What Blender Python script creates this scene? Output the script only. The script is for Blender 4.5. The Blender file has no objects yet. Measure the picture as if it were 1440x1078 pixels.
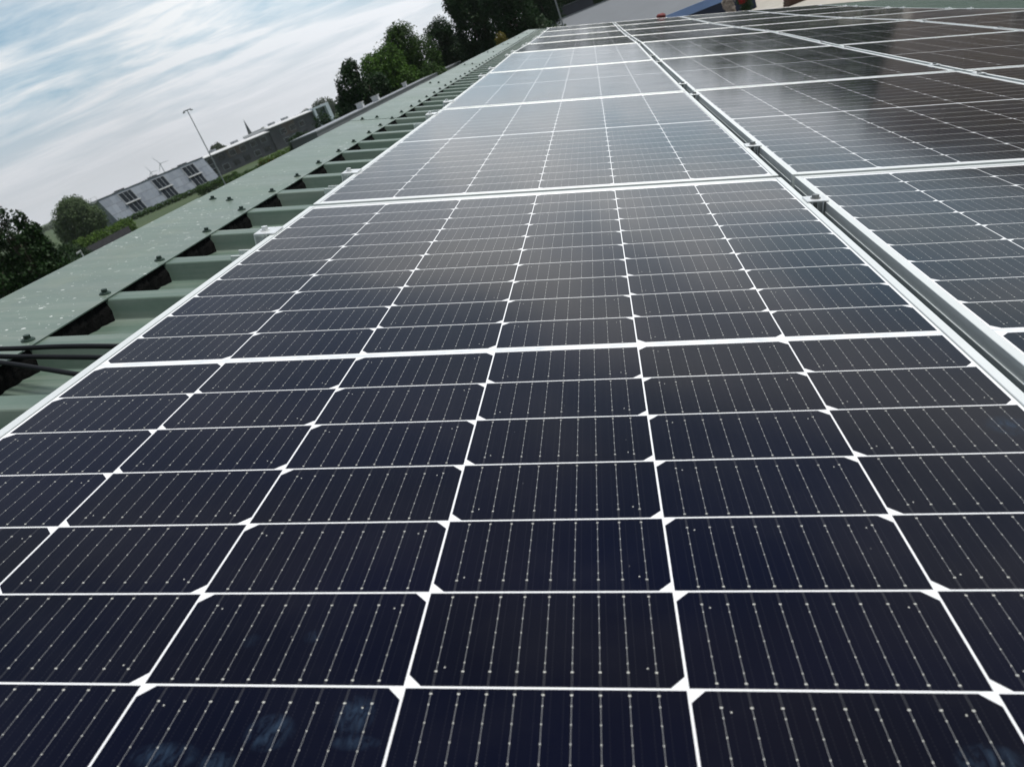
import bpy, bmesh, math, random
import numpy as np
from mathutils import Matrix, Vector

R = math.radians
scene = bpy.context.scene
COL = scene.collection

# ------------------------------------------------------------------ camera
PITCH = R(16.0)                       # slope of the roof, falling towards +X
H = 6.5 - 0.3182848668909109          # height of the panel field above the yard
ORIGIN = Vector((0, 0, H))
cam_data = bpy.data.cameras.new("camera")
cam = bpy.data.objects.new("camera", cam_data)
COL.objects.link(cam)
RW = ((0.9326127156077657, 0.08623778657996498, -0.3504234108225322),
      (-0.2803992871268697, -0.4381122831166814, -0.8540690060885199),
      (-0.22717782124461894, 0.8947740896718439, -0.3844080722181452))
right, down, fwd = (Vector(r) for r in RW)
EYE = Vector((0.22003601915100257, -0.8518481049172438, 6.5))
m3 = Matrix((right, -down, -fwd)).transposed()
cam.matrix_world = Matrix.Translation(EYE) @ m3.to_4x4()
cam_data.sensor_fit = 'HORIZONTAL'
cam_data.sensor_width = 36.0
cam_data.lens = 1102.13 / 1440 * 36
cam_data.clip_start = 0.02
cam_data.clip_end = 20000
cam_data.dof.use_dof = True
cam_data.dof.focus_distance = 1.15
cam_data.dof.aperture_fstop = 13.0
scene.camera = cam

# ------------------------------------------------------------------ light
SUN_AZ, SUN_EL = 50.0, 69.0          # degrees east of +Y, degrees up
world = bpy.data.worlds.new("World")
scene.world = world
world.use_nodes = True


class NT:
    """small helper to write node graphs"""
    def __init__(s, tree):
        s.t = tree

    def n(s, typ, **kw):
        nd = s.t.nodes.new(typ)
        for k, v in kw.items():
            setattr(nd, k, v)
        return nd

    def put(s, sock, v):
        if isinstance(v, bpy.types.NodeSocket):
            s.t.links.new(v, sock)
        elif v is not None:
            sock.default_value = v

    def m(s, op, a, b=None, c=None, clamp=False):
        nd = s.n('ShaderNodeMath', operation=op, use_clamp=clamp)
        for i, v in enumerate((a, b, c)):
            if v is not None:
                s.put(nd.inputs[i], v)
        return nd.outputs[0]

    def mix(s, f, a, b, blend='MIX'):
        nd = s.n('ShaderNodeMix', data_type='RGBA', blend_type=blend)
        s.put(nd.inputs[0], f)
        s.put(nd.inputs[6], a if isinstance(a, bpy.types.NodeSocket) else (*a, 1))
        s.put(nd.inputs[7], b if isinstance(b, bpy.types.NodeSocket) else (*b, 1))
        return nd.outputs[2]

    def noise(s, vec, scale, detail=3.0, rough=0.55, dist=0.0):
        nd = s.n('ShaderNodeTexNoise')
        if vec is not None:
            s.put(nd.inputs['Vector'], vec)
        nd.inputs['Scale'].default_value = scale
        nd.inputs['Detail'].default_value = detail
        nd.inputs['Roughness'].default_value = rough
        nd.inputs['Distortion'].default_value = dist
        return nd.outputs[0]

    def ramp(s, f, stops):
        nd = s.n('ShaderNodeValToRGB')
        s.put(nd.inputs[0], f)
        el = nd.color_ramp.elements
        while len(el) < len(stops):
            el.new(0.5)
        for e, (p, c) in zip(el, stops):
            e.position = p
            e.color = (*c, 1) if not isinstance(c, (int, float)) else (c, c, c, 1)
        return nd.outputs[0]

    def xyz(s, v):
        nd = s.n('ShaderNodeSeparateXYZ')
        s.put(nd.inputs[0], v)
        return nd.outputs

    def comb(s, x, y, z):
        nd = s.n('ShaderNodeCombineXYZ')
        for i, v in enumerate((x, y, z)):
            s.put(nd.inputs[i], v)
        return nd.outputs[0]


def build_world():
    t = world.node_tree
    t.nodes.clear()
    g = NT(t)
    out = g.n('ShaderNodeOutputWorld')
    bg = g.n('ShaderNodeBackground')
    bg.inputs[1].default_value = 0.1
    sky = g.n('ShaderNodeTexSky', sky_type='NISHITA')
    sky.sun_disc = False
    sky.sun_elevation = R(SUN_EL)
    sky.sun_rotation = R(SUN_AZ)
    sky.air_density = 1.2
    sky.dust_density = 2.0
    sky.ozone_density = 2.0
    tc = g.n('ShaderNodeTexCoord')
    x, y, z = g.xyz(tc.outputs['Generated'])
    zc = g.m('MAXIMUM', z, 0.0)
    den = g.m('ADD', zc, 0.10)
    px = g.m('DIVIDE', x, den)
    py = g.m('DIVIDE', y, den)
    a = R(-22)
    al = g.m('ADD', g.m('MULTIPLY', px, math.sin(a)), g.m('MULTIPLY', py, math.cos(a)))
    ac = g.m('SUBTRACT', g.m('MULTIPLY', px, math.cos(a)), g.m('MULTIPLY', py, math.sin(a)))
    v1 = g.comb(g.m('MULTIPLY', al, 1.15), g.m('MULTIPLY', ac, 0.72), 3.7)
    n1 = g.noise(v1, 1.0, 8.0, 0.60, 0.55)
    v2 = g.comb(g.m('MULTIPLY', al, 3.0), g.m('MULTIPLY', ac, 1.7), 9.1)
    n2 = g.noise(v2, 1.0, 5.0, 0.6, 0.5)
    cl = g.m('ADD', g.m('MULTIPLY', n1, 0.72), g.m('MULTIPLY', n2, 0.28))
    fw = g.ramp(y, [(0.90, 0.0), (0.985, 0.055)])
    cl = g.m('ADD', cl, fw)
    cover = g.ramp(cl, [(0.44, 0.0), (0.525, 0.5), (0.60, 1.0)])
    # thick, darker cloud towards the zenith, bright veil lower down
    tone = g.ramp(zc, [(0.0, (6.5, 6.8, 7.2)), (0.08, (7.2, 7.6, 8.0)), (0.20, (9.2, 9.4, 9.5)), (0.44, (7.2, 7.3, 7.6)), (0.58, (3.4, 3.7, 4.7)), (0.7, (2.3, 2.7, 3.9)), (1.0, (2.2, 2.6, 3.8))])
    n3 = g.noise(v2, 0.6, 3.0, 0.5)
    tone = g.mix(g.m('MULTIPLY', n3, 0.25), tone, (9.0, 9.2, 9.2))
    gap = g.ramp(zc, [(0.0, (5.6, 6.1, 6.6)), (0.12, (3.2, 5.2, 6.7)), (0.19, (2.3, 4.4, 6.1)), (0.27, (4.3, 4.8, 5.3)), (0.6, (1.5, 2.2, 3.2)), (1.0, (1.3, 2.0, 3.0))])
    gap = g.mix(0.25, gap, sky.outputs[0])
    c = g.mix(cover, gap, tone)
    # even grey haze band at the horizon
    hz = g.ramp(z, [(0.0, 1.0), (0.02, 0.8), (0.12, 0.0)])
    c = g.mix(hz, c, (6.95, 7.05, 7.5))
    # added dimming of the sky behind the viewer, darkens rib sides; brighter ahead
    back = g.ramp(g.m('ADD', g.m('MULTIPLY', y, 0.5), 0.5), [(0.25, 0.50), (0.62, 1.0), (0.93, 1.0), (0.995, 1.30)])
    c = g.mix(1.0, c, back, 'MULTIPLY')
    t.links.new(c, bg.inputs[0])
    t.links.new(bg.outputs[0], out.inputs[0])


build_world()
sun_data = bpy.data.lights.new("sun", 'SUN')
sun = bpy.data.objects.new("sun", sun_data)
COL.objects.link(sun)
sun_data.energy = 3.6
sun_data.angle = R(14)
sun_data.color = (1.0, 0.965, 0.91)
sd = Vector((math.sin(R(SUN_AZ)) * math.cos(R(SUN_EL)), math.cos(R(SUN_AZ)) * math.cos(R(SUN_EL)), math.sin(R(SUN_EL))))
sun.rotation_euler = sd.to_track_quat('Z', 'Y').to_euler()
sun.location = (0, 0, 60)

scene.view_settings.view_transform = 'Standard'
scene.view_settings.look = 'None'
scene.view_settings.exposure = 0.0
scene.view_settings.gamma = 1.0
scene.render.engine = 'CYCLES'
scene.cycles.max_bounces = 6
scene.cycles.volume_bounces = 3
scene.cycles.diffuse_bounces = 3
scene.cycles.glossy_bounces = 3
scene.cycles.transparent_max_bounces = 6
scene.cycles.use_denoising = True

rng = np.random.default_rng(7)
random.seed(7)


# ------------------------------------------------------------------ materials
def new_mat(name):
    m = bpy.data.materials.new(name)
    m.use_nodes = True
    g = NT(m.node_tree)
    p = m.node_tree.nodes['Principled BSDF']
    return m, g, p


def plain(name, col, rough=0.6, metal=0.0, var=0.12, scale=3.0, ior=1.45, bump=0.0, bscale=80):
    m, g, p = new_mat(name)
    tc = g.n('ShaderNodeTexCoord').outputs['Object']
    n = g.noise(tc, scale, 5.0, 0.6)
    lo = tuple(c * (1 - var) for c in col)
    hi = tuple(min(1, c * (1 + var)) for c in col)
    c = g.ramp(n, [(0.3, lo), (0.7, hi)])
    g.put(p.inputs['Base Color'], c)
    p.inputs['Roughness'].default_value = rough
    p.inputs['Metallic'].default_value = metal
    p.inputs['IOR'].default_value = ior
    if bump:
        b = g.n('ShaderNodeBump')
        b.inputs['Strength'].default_value = bump
        b.inputs['Distance'].default_value = 0.02
        g.put(b.inputs['Height'], g.noise(tc, bscale, 4.0, 0.6))
        g.put(p.inputs['Normal'], b.outputs[0])
    return m


def leaf_mat(name, col, var=0.5, scale=0.9, trans=0.25):
    m, g, p = new_mat(name)
    geo = g.n('ShaderNodeNewGeometry')
    n = g.noise(geo.outputs['Position'], scale, 3.0, 0.6)
    n2 = g.noise(geo.outputs['Position'], scale * 9, 2.0, 0.6)
    f = g.m('ADD', g.m('MULTIPLY', n, 0.6), g.m('MULTIPLY', n2, 0.4))
    lo = tuple(c * (1 - var) for c in col)
    hi = (col[0] * (1 + var * 1.2), col[1] * (1 + var), col[2] * (1 + var * 0.6))
    c = g.ramp(f, [(0.35, lo), (0.65, hi)])
    g.put(p.inputs['Base Color'], c)
    p.inputs['Roughness'].default_value = 0.55
    p.inputs['Specular IOR Level'].default_value = 0.12
    tr = g.n('ShaderNodeBsdfTranslucent')
    g.put(tr.inputs[0], c)
    mx = g.n('ShaderNodeMixShader')
    mx.inputs[0].default_value = trans
    out = m.node_tree.nodes['Material Output']
    m.node_tree.links.new(p.outputs[0], mx.inputs[1])
    m.node_tree.links.new(tr.outputs[0], mx.inputs[2])
    m.node_tree.links.new(mx.outputs[0], out.inputs[0])
    return m


def roof_mat(name, col, spots):
    """painted green steel: weathered, with dust and droppings"""
    m, g, p = new_mat(name)
    tc = g.n('ShaderNodeTexCoord').outputs['Object']
    x, y, z = g.xyz(tc)
    n = g.noise(tc, 4.0, 6.0, 0.6)
    c = g.ramp(n, [(0.3, tuple(k * 0.86 for k in col)), (0.7, tuple(k * 1.12 for k in col))])
    fine = g.noise(tc, 60.0, 4.0, 0.7)
    c = g.mix(g.m('MULTIPLY', fine, 0.22), c, (0.24, 0.29, 0.25))
    # run-off streaks along the slope
    st = g.noise(g.comb(g.m('MULTIPLY', x, 1.5), g.m('MULTIPLY', y, 45.0), z), 1.0, 4.0, 0.6)
    c = g.mix(g.ramp(st, [(0.46, 0.0), (0.70, 0.40)]), c, (0.26, 0.29, 0.25))
    rough = g.ramp(n, [(0.3, 0.28), (0.7, 0.44)])
    if spots:
        wv = g.comb(g.m('ADD', x, g.m('MULTIPLY', fine, 0.012)), g.m('MULTIPLY', y, 1.25), g.m('MULTIPLY', z, 0.2))
        for sc, th, cut in ((17.0, 0.19, 0.50), (34.0, 0.22, 0.52), (80.0, 0.20, 0.52)):
            vo = g.n('ShaderNodeTexVoronoi')
            g.put(vo.inputs['Vector'], wv)
            vo.inputs['Scale'].default_value = sc
            vo.inputs['Randomness'].default_value = 1.0
            rim = g.m('ADD', vo.outputs['Distance'], g.m('MULTIPLY', g.noise(tc, 160.0, 3.0, 0.7), 0.16))
            dot = g.m('LESS_THAN', rim, th)
            pick = g.m('GREATER_THAN', g.noise(tc, 6.0, 3.0, 0.6), cut)
            rnd = g.xyz(vo.outputs['Color'])[0]
            pick = g.m('MULTIPLY', pick, g.m('GREATER_THAN', rnd, 0.45))
            c = g.mix(g.m('MULTIPLY', g.m('MULTIPLY', dot, pick), 0.85), c, (0.74, 0.77, 0.74))
        # droppings: ragged splashes in loose groups
        sp1 = g.noise(g.comb(x, g.m('MULTIPLY', y, 1.1), z), 58.0, 6.0, 0.62, 0.4)
        grp = g.noise(tc, 4.5, 3.0, 0.6)
        splash = g.m('MULTIPLY', g.ramp(sp1, [(0.625, 0.0), (0.665, 1.0)]), g.ramp(grp, [(0.44, 0.0), (0.58, 1.0)]))
        c = g.mix(g.m('MULTIPLY', splash, 0.85), c, (0.70, 0.74, 0.71))
        blot = g.ramp(g.noise(tc, 2.3, 6.0, 0.7, 0.6), [(0.45, 0.0), (0.62, 0.45)])
        c = g.mix(blot, c, (0.115, 0.150, 0.125))
        moss = g.ramp(g.noise(tc, 11.0, 5.0, 0.65), [(0.52, 0.0), (0.7, 0.35)])
        c = g.mix(moss, c, (0.20, 0.23, 0.17))
    g.put(p.inputs['Base Color'], c)
    g.put(p.inputs['Roughness'], rough)
    p.inputs['IOR'].default_value = 1.5
    b = g.n('ShaderNodeBump')
    b.inputs['Strength'].default_value = 0.12
    b.inputs['Distance'].default_value = 0.004
    g.put(b.inputs['Height'], g.noise(tc, 22.0, 4.0, 0.6))
    g.put(p.inputs['Normal'], b.outputs[0])
    return m


def panel_mat(name, smudged):
    """half-cut mono cells on a white backsheet behind glass, in panel coordinates"""
    m, g, p = new_mat(name)
    tc = g.n('ShaderNodeTexCoord').outputs['Object']
    x, y, z = g.xyz(tc)
    xs = g.m('DIVIDE', g.m('ADD', x, 0.504), 0.168)
    col = g.m('FLOOR', xs)
    fu = g.m('MULTIPLY', g.m('SUBTRACT', g.m('FRACT', xs), 0.5), 0.168)
    afu = g.m('ABSOLUTE', fu)
    av = g.m('SUBTRACT', g.m('ABSOLUTE', y), 0.006)
    rs = g.m('DIVIDE', av, 0.0848)
    fv = g.m('MULTIPLY', g.m('SUBTRACT', g.m('FRACT', rs), 0.5), 0.0848)
    odd = g.m('MODULO', col, 2.0)
    o = g.m('SUBTRACT', g.m('MULTIPLY', odd, 2.0), 1.0)
    e = g.m('MULTIPLY', fv, o)
    valid = g.m('MULTIPLY', g.m('LESS_THAN', g.m('ABSOLUTE', x), 0.504),
                g.m('MULTIPLY', g.m('GREATER_THAN', av, 0.0), g.m('LESS_THAN', av, 0.848)))
    inside = g.m('MULTIPLY', g.m('LESS_THAN', afu, 0.0832), g.m('LESS_THAN', g.m('ABSOLUTE', fv), 0.0416))
    cut = g.m('GREATER_THAN', g.m('ADD', g.m('SUBTRACT', 0.083, afu), g.m('SUBTRACT', 0.0415, e)), 0.0086)
    cell = g.m('MULTIPLY', g.m('MULTIPLY', inside, cut), valid)

    def band(v, lo, hi):
        return g.m('MULTIPLY', g.m('GREATER_THAN', v, lo), g.m('LESS_THAN', v, hi))
    bx = g.m('DIVIDE', fu, 0.01675)
    k = g.m('ROUND', bx)
    okk = g.m('LESS_THAN', g.m('ABSOLUTE', k), 4.5)
    db = g.m('MULTIPLY', g.m('ABSOLUTE', g.m('SUBTRACT', bx, k)), 0.01675)
    wire = g.m('MULTIPLY', g.m('LESS_THAN', db, 0.00017), band(e, -0.0378, 0.0298))
    tail = g.m('MULTIPLY', g.m('MULTIPLY', g.m('LESS_THAN', db, 0.0006), g.m('GREATER_THAN', db, 0.00022)),
               g.m('ADD', g.m('GREATER_THAN', e, 0.0298), g.m('LESS_THAN', e, -0.0378)))
    big = g.m('MULTIPLY', g.m('LESS_THAN', db, 0.00085),
              g.m('ADD', g.m('LESS_THAN', g.m('ABSOLUTE', g.m('ADD', e, 0.0375)), 0.00055),
                  g.m('LESS_THAN', g.m('ABSOLUTE', g.m('SUBTRACT', e, 0.0297)), 0.00055)))
    es = g.m('DIVIDE', g.m('ADD', e, 0.0295), 0.013)
    de = g.m('MULTIPLY', g.m('ABSOLUTE', g.m('SUBTRACT', es, g.m('ROUND', es))), 0.013)
    small = g.m('MULTIPLY', g.m('MULTIPLY', g.m('LESS_THAN', db, 0.00042), g.m('LESS_THAN', de, 0.00045)), band(e, -0.031, 0.0235))
    fid = g.m('MULTIPLY', g.m('LESS_THAN', g.m('ABSOLUTE', g.m('SUBTRACT', afu, 0.062)), 0.0005),
              g.m('LESS_THAN', g.m('ABSOLUTE', g.m('SUBTRACT', e, 0.0265)), 0.0005))
    third = g.m('MULTIPLY', g.m('LESS_THAN', g.m('ABSOLUTE', g.m('SUBTRACT', db, 0.0046)), 0.00025),
                g.m('GREATER_THAN', g.m('FRACT', g.m('MULTIPLY', e, 420.0)), 0.45))
    # cells: near black, each with a slightly different blue or brown cast
    oi = g.n('ShaderNodeObjectInfo').outputs['Random']
    wn = g.n('ShaderNodeTexWhiteNoise', noise_dimensions='3D')
    g.put(wn.inputs['Vector'], g.comb(col, g.m('ADD', g.m('FLOOR', rs), g.m('MULTIPLY', g.m('GREATER_THAN', y, 0.0), 40.0)), oi))
    n = g.noise(g.comb(x, y, g.m('MULTIPLY', oi, 20.0)), 3.2, 3.0, 0.5)
    tint = g.m('ADD', g.m('MULTIPLY', wn.outputs['Value'], 0.16), g.m('MULTIPLY', n, 1.0))
    cc = g.ramp(tint, [(0.42, (0.0006, 0.0011, 0.0095)), (0.85, (0.0030, 0.0026, 0.0046))])
    silver = (0.46, 0.47, 0.47)
    cc = g.mix(g.m('MULTIPLY', third, 0.02), cc, silver)
    cc = g.mix(g.m('MULTIPLY', g.m('MULTIPLY', tail, okk), 0.10), cc, silver)
    cc = g.mix(g.m('MULTIPLY', g.m('MULTIPLY', wire, okk), 0.48), cc, silver)
    cc = g.mix(g.m('MULTIPLY', g.m('MINIMUM', g.m('ADD', g.m('ADD', big, small), fid), 1.0), okk), cc, (0.56, 0.56, 0.51))
    # white backsheet, grey ribbon marks in the middle strip, seal at the frame
    ws = g.ramp(g.noise(g.comb(g.m('MULTIPLY', x, 60.0), g.m('MULTIPLY', y, 300.0), oi), 1.0, 3.0, 0.6), [(0.45, (0.80, 0.82, 0.84)), (0.62, (0.62, 0.66, 0.68))])
    mid = g.m('LESS_THAN', g.m('ABSOLUTE', y), 0.0042)
    back = g.mix(mid, (0.82, 0.83, 0.84), ws)
    seal = g.m('MAXIMUM', g.m('GREATER_THAN', g.m('ABSOLUTE', x), 0.5064), g.m('GREATER_THAN', g.m('ABSOLUTE', y), 0.8650))
    back = g.mix(seal, back, (0.22, 0.24, 0.24))
    c = g.mix(cell, back, cc)
    # thin dust
    dust = g.ramp(g.noise(g.comb(x, y, oi), 9.0, 6.0, 0.65), [(0.45, 0.0), (0.8, 0.010)])
    c = g.mix(dust, c, (0.45, 0.44, 0.42))
    sp = g.n('ShaderNodeTexVoronoi')
    g.put(sp.inputs['Vector'], g.comb(x, y, oi))
    sp.inputs['Scale'].default_value = 55.0
    spk = g.m('MULTIPLY', g.m('LESS_THAN', sp.outputs['Distance'], 0.028), g.m('GREATER_THAN', g.xyz(sp.outputs['Color'])[1], 0.72))
    c = g.mix(g.m('MULTIPLY', spk, 0.25), c, (0.5, 0.5, 0.48))
    rough = g.ramp(g.noise(tc, 5.0, 4.0, 0.6), [(0.3, 0.08), (0.7, 0.13)])
    if smudged:
        total = None
        for (sx, sy, rx, ry, st) in ((-0.072, -0.549, 0.016, 0.014, 0.8), (-0.025, -0.536, 0.013, 0.016, 0.7), (-0.127, -0.566, 0.022, 0.010, 0.7),
                                     (-0.095, -0.570, 0.012, 0.008, 0.6), (-0.071, -0.473, 0.007, 0.007, 0.28), (-0.112, -0.477, 0.007, 0.007, 0.22),
                                     (0.315, -0.560, 0.020, 0.012, 0.6), (0.479, -0.215, 0.022, 0.020, 0.45), (-0.02, -0.555, 0.016, 0.006, 0.5)):
            dx = g.m('DIVIDE', g.m('SUBTRACT', x, sx), rx)
            dy = g.m('DIVIDE', g.m('SUBTRACT', y, sy), ry)
            r2 = g.m('ADD', g.m('MULTIPLY', dx, dx), g.m('MULTIPLY', dy, dy))
            w = g.m('MULTIPLY', g.m('SUBTRACT', 1.0, r2, clamp=True), st)
            total = w if total is None else g.m('ADD', total, w)
        sn = g.noise(g.comb(g.m('MULTIPLY', x, 190.0), g.m('MULTIPLY', y, 70.0), 0.0), 1.0, 4.0, 0.6, 1.2)
        total = g.m('MULTIPLY', total, g.ramp(sn, [(0.38, 0.0), (0.7, 1.0)]))
        c = g.mix(g.m('MULTIPLY', total, 0.12, clamp=True), c, (0.22, 0.42, 0.70))
        rough = g.m('ADD', rough, g.m('MULTIPLY', total, 0.25))
    g.put(p.inputs['Base Color'], c)
    g.put(p.inputs['Roughness'], rough)
    p.inputs['IOR'].default_value = 1.29
    return m


M = {}
M['aluminium'] = plain('aluminium', (0.84, 0.87, 0.85), 0.42, 0.55, 0.05, 6)
M['bright_metal'] = plain('bright_metal', (0.84, 0.86, 0.86), 0.35, 0.5, 0.08, 20)
M['steel'] = plain('steel', (0.30, 0.31, 0.31), 0.4, 0.8, 0.15, 30)
M['cell'] = panel_mat('cell_glass', False)
M['cell_smudged'] = panel_mat('cell_glass_smudged', True)
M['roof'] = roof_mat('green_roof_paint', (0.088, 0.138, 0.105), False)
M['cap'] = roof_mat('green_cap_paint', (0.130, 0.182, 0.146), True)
M['bolt'] = plain('bolt_paint', (0.030, 0.055, 0.042), 0.45, 0.0, 0.3, 60)
M['rubber'] = plain('rubber', (0.012, 0.012, 0.012), 0.6, 0, 0.2, 40)
M['cable'] = plain('cable_sheath', (0.008, 0.009, 0.010), 0.55, 0, 0.2, 20, ior=1.3)
M['earth'] = plain('earth_sheath', (0.45, 0.55, 0.03), 0.4, 0, 0.2, 20)
M['wall_grey'] = plain('wall_grey', (0.26, 0.27, 0.28), 0.8, 0, 0.15, 1.2, bump=0.2)


def foam_mat():
    m, g, p = new_mat('closure_foam')
    tc = g.n('ShaderNodeTexCoord').outputs['Object']
    n = g.noise(tc, 55.0, 5.0, 0.7)
    c = g.ramp(n, [(0.0, (0.003, 0.003, 0.003)), (0.68, (0.005, 0.005, 0.005)), (0.80, (0.07, 0.07, 0.065))])
    g.put(p.inputs['Base Color'], c)
    p.inputs['Roughness'].default_value = 0.95
    p.inputs['Specular IOR Level'].default_value = 0.1
    b = g.n('ShaderNodeBump')
    b.inputs['Strength'].default_value = 0.8
    b.inputs['Distance'].default_value = 0.01
    g.put(b.inputs['Height'], n)
    g.put(p.inputs['Normal'], b.outputs[0])
    return m


M['foam'] = foam_mat()


# ------------------------------------------------------------------ object helpers
def link(name, mesh, mats, parent=None, mat_world=None, smooth=False):
    o = bpy.data.objects.new(name, mesh)
    COL.objects.link(o)
    if mats is not None and not mesh.materials:
        for k in (mats if isinstance(mats, (list, tuple)) else [mats]):
            mesh.materials.append(k)
    if smooth:
        for pl in mesh.polygons:
            pl.use_smooth = True
    if parent is not None:
        o.parent = parent
    if mat_world is not None:
        o.matrix_basis = mat_world
    return o


def tag(o, label, cat, group=None, kind=None):
    o['label'] = label
    o['category'] = cat
    if group:
        o['group'] = group
    if kind:
        o['kind'] = kind
    return o


def thing(name, label, cat, mat=None, loc=None, rz=0.0, group=None):
    o = bpy.data.objects.new(name, None)
    COL.objects.link(o)
    o.empty_display_size = 0.1
    if mat is not None:
        o.matrix_basis = mat
    elif loc is not None:
        o.location = loc
        o.rotation_euler = (0, 0, rz)
    return tag(o, label, cat, group)


class MB:
    """collects boxes, prisms, tubes into one mesh"""
    def __init__(s):
        s.bm = bmesh.new()
        s.mi = 0

    def face(s, vs):
        try:
            f = s.bm.faces.new(vs)
            f.material_index = s.mi
            return f
        except ValueError:
            return None

    def box(s, c, size, mat=None, bevel=0.0):
        r = bmesh.ops.create_cube(s.bm, size=1.0)
        vs = r['verts']
        bmesh.ops.scale(s.bm, vec=size, verts=vs)
        if mat is not None:
            bmesh.ops.transform(s.bm, matrix=mat, verts=vs)
        bmesh.ops.translate(s.bm, vec=c, verts=vs)
        fs = set(f for v in vs for f in v.link_faces)
        for f in fs:
            f.material_index = s.mi
        if bevel:
            es = list(set(e for v in vs for e in v.link_edges))
            bmesh.ops.bevel(s.bm, geom=es, offset=bevel, segments=1, affect='EDGES', profile=0.5)
        return s

    def mm(s, x0, x1, y0, y1, z0, z1, bevel=0.0):
        return s.box(((x0 + x1) / 2, (y0 + y1) / 2, (z0 + z1) / 2), (x1 - x0, y1 - y0, z1 - z0), None, bevel)

    def cyl(s, p0, p1, r0, r1=None, seg=10, cap=True):
        r1 = r0 if r1 is None else r1
        p0, p1 = Vector(p0), Vector(p1)
        d = (p1 - p0)
        q = d.to_track_quat('Z', 'Y')
        ra, rb = [], []
        for i in range(seg):
            a = 2 * math.pi * i / seg
            v = q @ Vector((math.cos(a), math.sin(a), 0))
            ra.append(s.bm.verts.new(p0 + v * r0))
            rb.append(s.bm.verts.new(p1 + v * r1))
        for i in range(seg):
            j = (i + 1) % seg
            s.face((ra[i], ra[j], rb[j], rb[i]))
        if cap:
            s.face(list(reversed(ra)))
            s.face(rb)
        return s

    def tube(s, pts, r, seg=8):
        pts = [Vector(p) for p in pts]
        rings = []
        for i, p in enumerate(pts):
            d = (pts[min(i + 1, len(pts) - 1)] - pts[max(i - 1, 0)]).normalized()
            q = d.to_track_quat('Z', 'Y')
            rr = r[i] if isinstance(r, (list, tuple)) else r
            rings.append([s.bm.verts.new(p + q @ Vector((math.cos(2 * math.pi * k / seg), math.sin(2 * math.pi * k / seg), 0)) * rr) for k in range(seg)])
        for a, b in zip(rings, rings[1:]):
            for k in range(seg):
                j = (k + 1) % seg
                s.face((a[k], a[j], b[j], b[k]))
        s.face(list(reversed(rings[0])))
        s.face(rings[-1])
        return s

    def prism(s, poly, vec):
        """closed polygon of 3-D points swept along vec"""
        vec = Vector(vec)
        a = [s.bm.verts.new(Vector(p)) for p in poly]
        b = [s.bm.verts.new(Vector(p) + vec) for p in poly]
        n = len(a)
        s.face(list(reversed(a)))
        s.face(b)
        for i in range(n):
            j = (i + 1) % n
            s.face((a[i], a[j], b[j], b[i]))
        return s

    def sheet(s, line, vec):
        """open polyline swept along vec"""
        vec = Vector(vec)
        a = [s.bm.verts.new(Vector(p)) for p in line]
        b = [s.bm.verts.new(Vector(p) + vec) for p in line]
        for i in range(len(a) - 1):
            s.face((a[i], a[i + 1], b[i + 1], b[i]))
        return s

    def mesh(s, name):
        bmesh.ops.recalc_face_normals(s.bm, faces=s.bm.faces)
        me = bpy.data.meshes.new(name)
        s.bm.to_mesh(me)
        s.bm.free()
        return me

    def build(s, name, mats, parent=None, mat=None, smooth=False):
        return link(name, s.mesh(name), mats, parent, mat, smooth)


ROT = Matrix.Rotation(PITCH, 4, 'Y')


def roof_at(u, v, w=0.0, tilt=0.0):
    """frame on the roof slope: u down the slope, v along the ridge, w off the panels' plane"""
    return Matrix.Translation(ORIGIN) @ ROT @ Matrix.Translation((u, v, w)) @ Matrix.Rotation(tilt, 4, 'X')


ROOF = roof_at(0, 0)


def polar(az, d, z=0.0):
    return Vector((EYE.x + d * math.sin(R(az)), EYE.y + d * math.cos(R(az)), z))


def zel(el, d):
    return EYE.z + d * math.tan(R(el))


# ------------------------------------------------------------------ ground
def ground():
    m, g, p = new_mat('meadow')
    geo = g.n('ShaderNodeNewGeometry').outputs['Position']
    n = g.noise(geo, 0.05, 6.0, 0.65)
    n2 = g.noise(geo, 0.9, 6.0, 0.7)
    c = g.ramp(n, [(0.3, (0.030, 0.058, 0.015)), (0.55, (0.048, 0.078, 0.022)), (0.75, (0.070, 0.082, 0.030))])
    c = g.mix(g.m('MULTIPLY', n2, 0.5), c, (0.035, 0.062, 0.020))
    g.put(p.inputs['Base Color'], c)
    p.inputs['Roughness'].default_value = 0.9
    b = g.n('ShaderNodeBump')
    b.inputs['Strength'].default_value = 0.8
    b.inputs['Distance'].default_value = 0.15
    g.put(b.inputs['Height'], g.noise(geo, 3.0, 5.0, 0.7))
    g.put(p.inputs['Normal'], b.outputs[0])
    mb = MB()
    n = 24
    mb.bm.faces.new([mb.bm.verts.new((3500 * math.cos(2 * math.pi * i / n), 3500 * math.sin(2 * math.pi * i / n), 0)) for i in range(n)])
    o = mb.build('ground', m)
    tag(o, 'green meadow ground around the buildings', 'ground', kind='structure')
    my = plain('yard_paving', (0.44, 0.42, 0.37), 0.85, 0, 0.12, 0.4, bump=0.3, bscale=6)
    mb = MB()
    mb.mm(3, 42, 40, 103, 0.0, 0.004)
    o = mb.build('yard', my)
    tag(o, 'pale paved yard beyond the far end of the roof', 'yard', kind='structure')


ground()


# ------------------------------------------------------------------ the roof that carries the panels
RIB, TOPW, RUN, RH = 0.2513, 0.050, 0.021, 0.040
W_TOP = -0.119
V0, V1 = -3.0, 17.45
U_APEX, U_EAVE = -1.168, 6.2
RIB_OFF = 0.9025 - 16 * RIB           # centre of one rib top


def rib_centres():
    k = 0
    out = []
    v = RIB_OFF
    while v < V1 - 0.05:
        if v > V0 + 0.05:
            out.append(v)
        v += RIB
    return out


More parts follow.
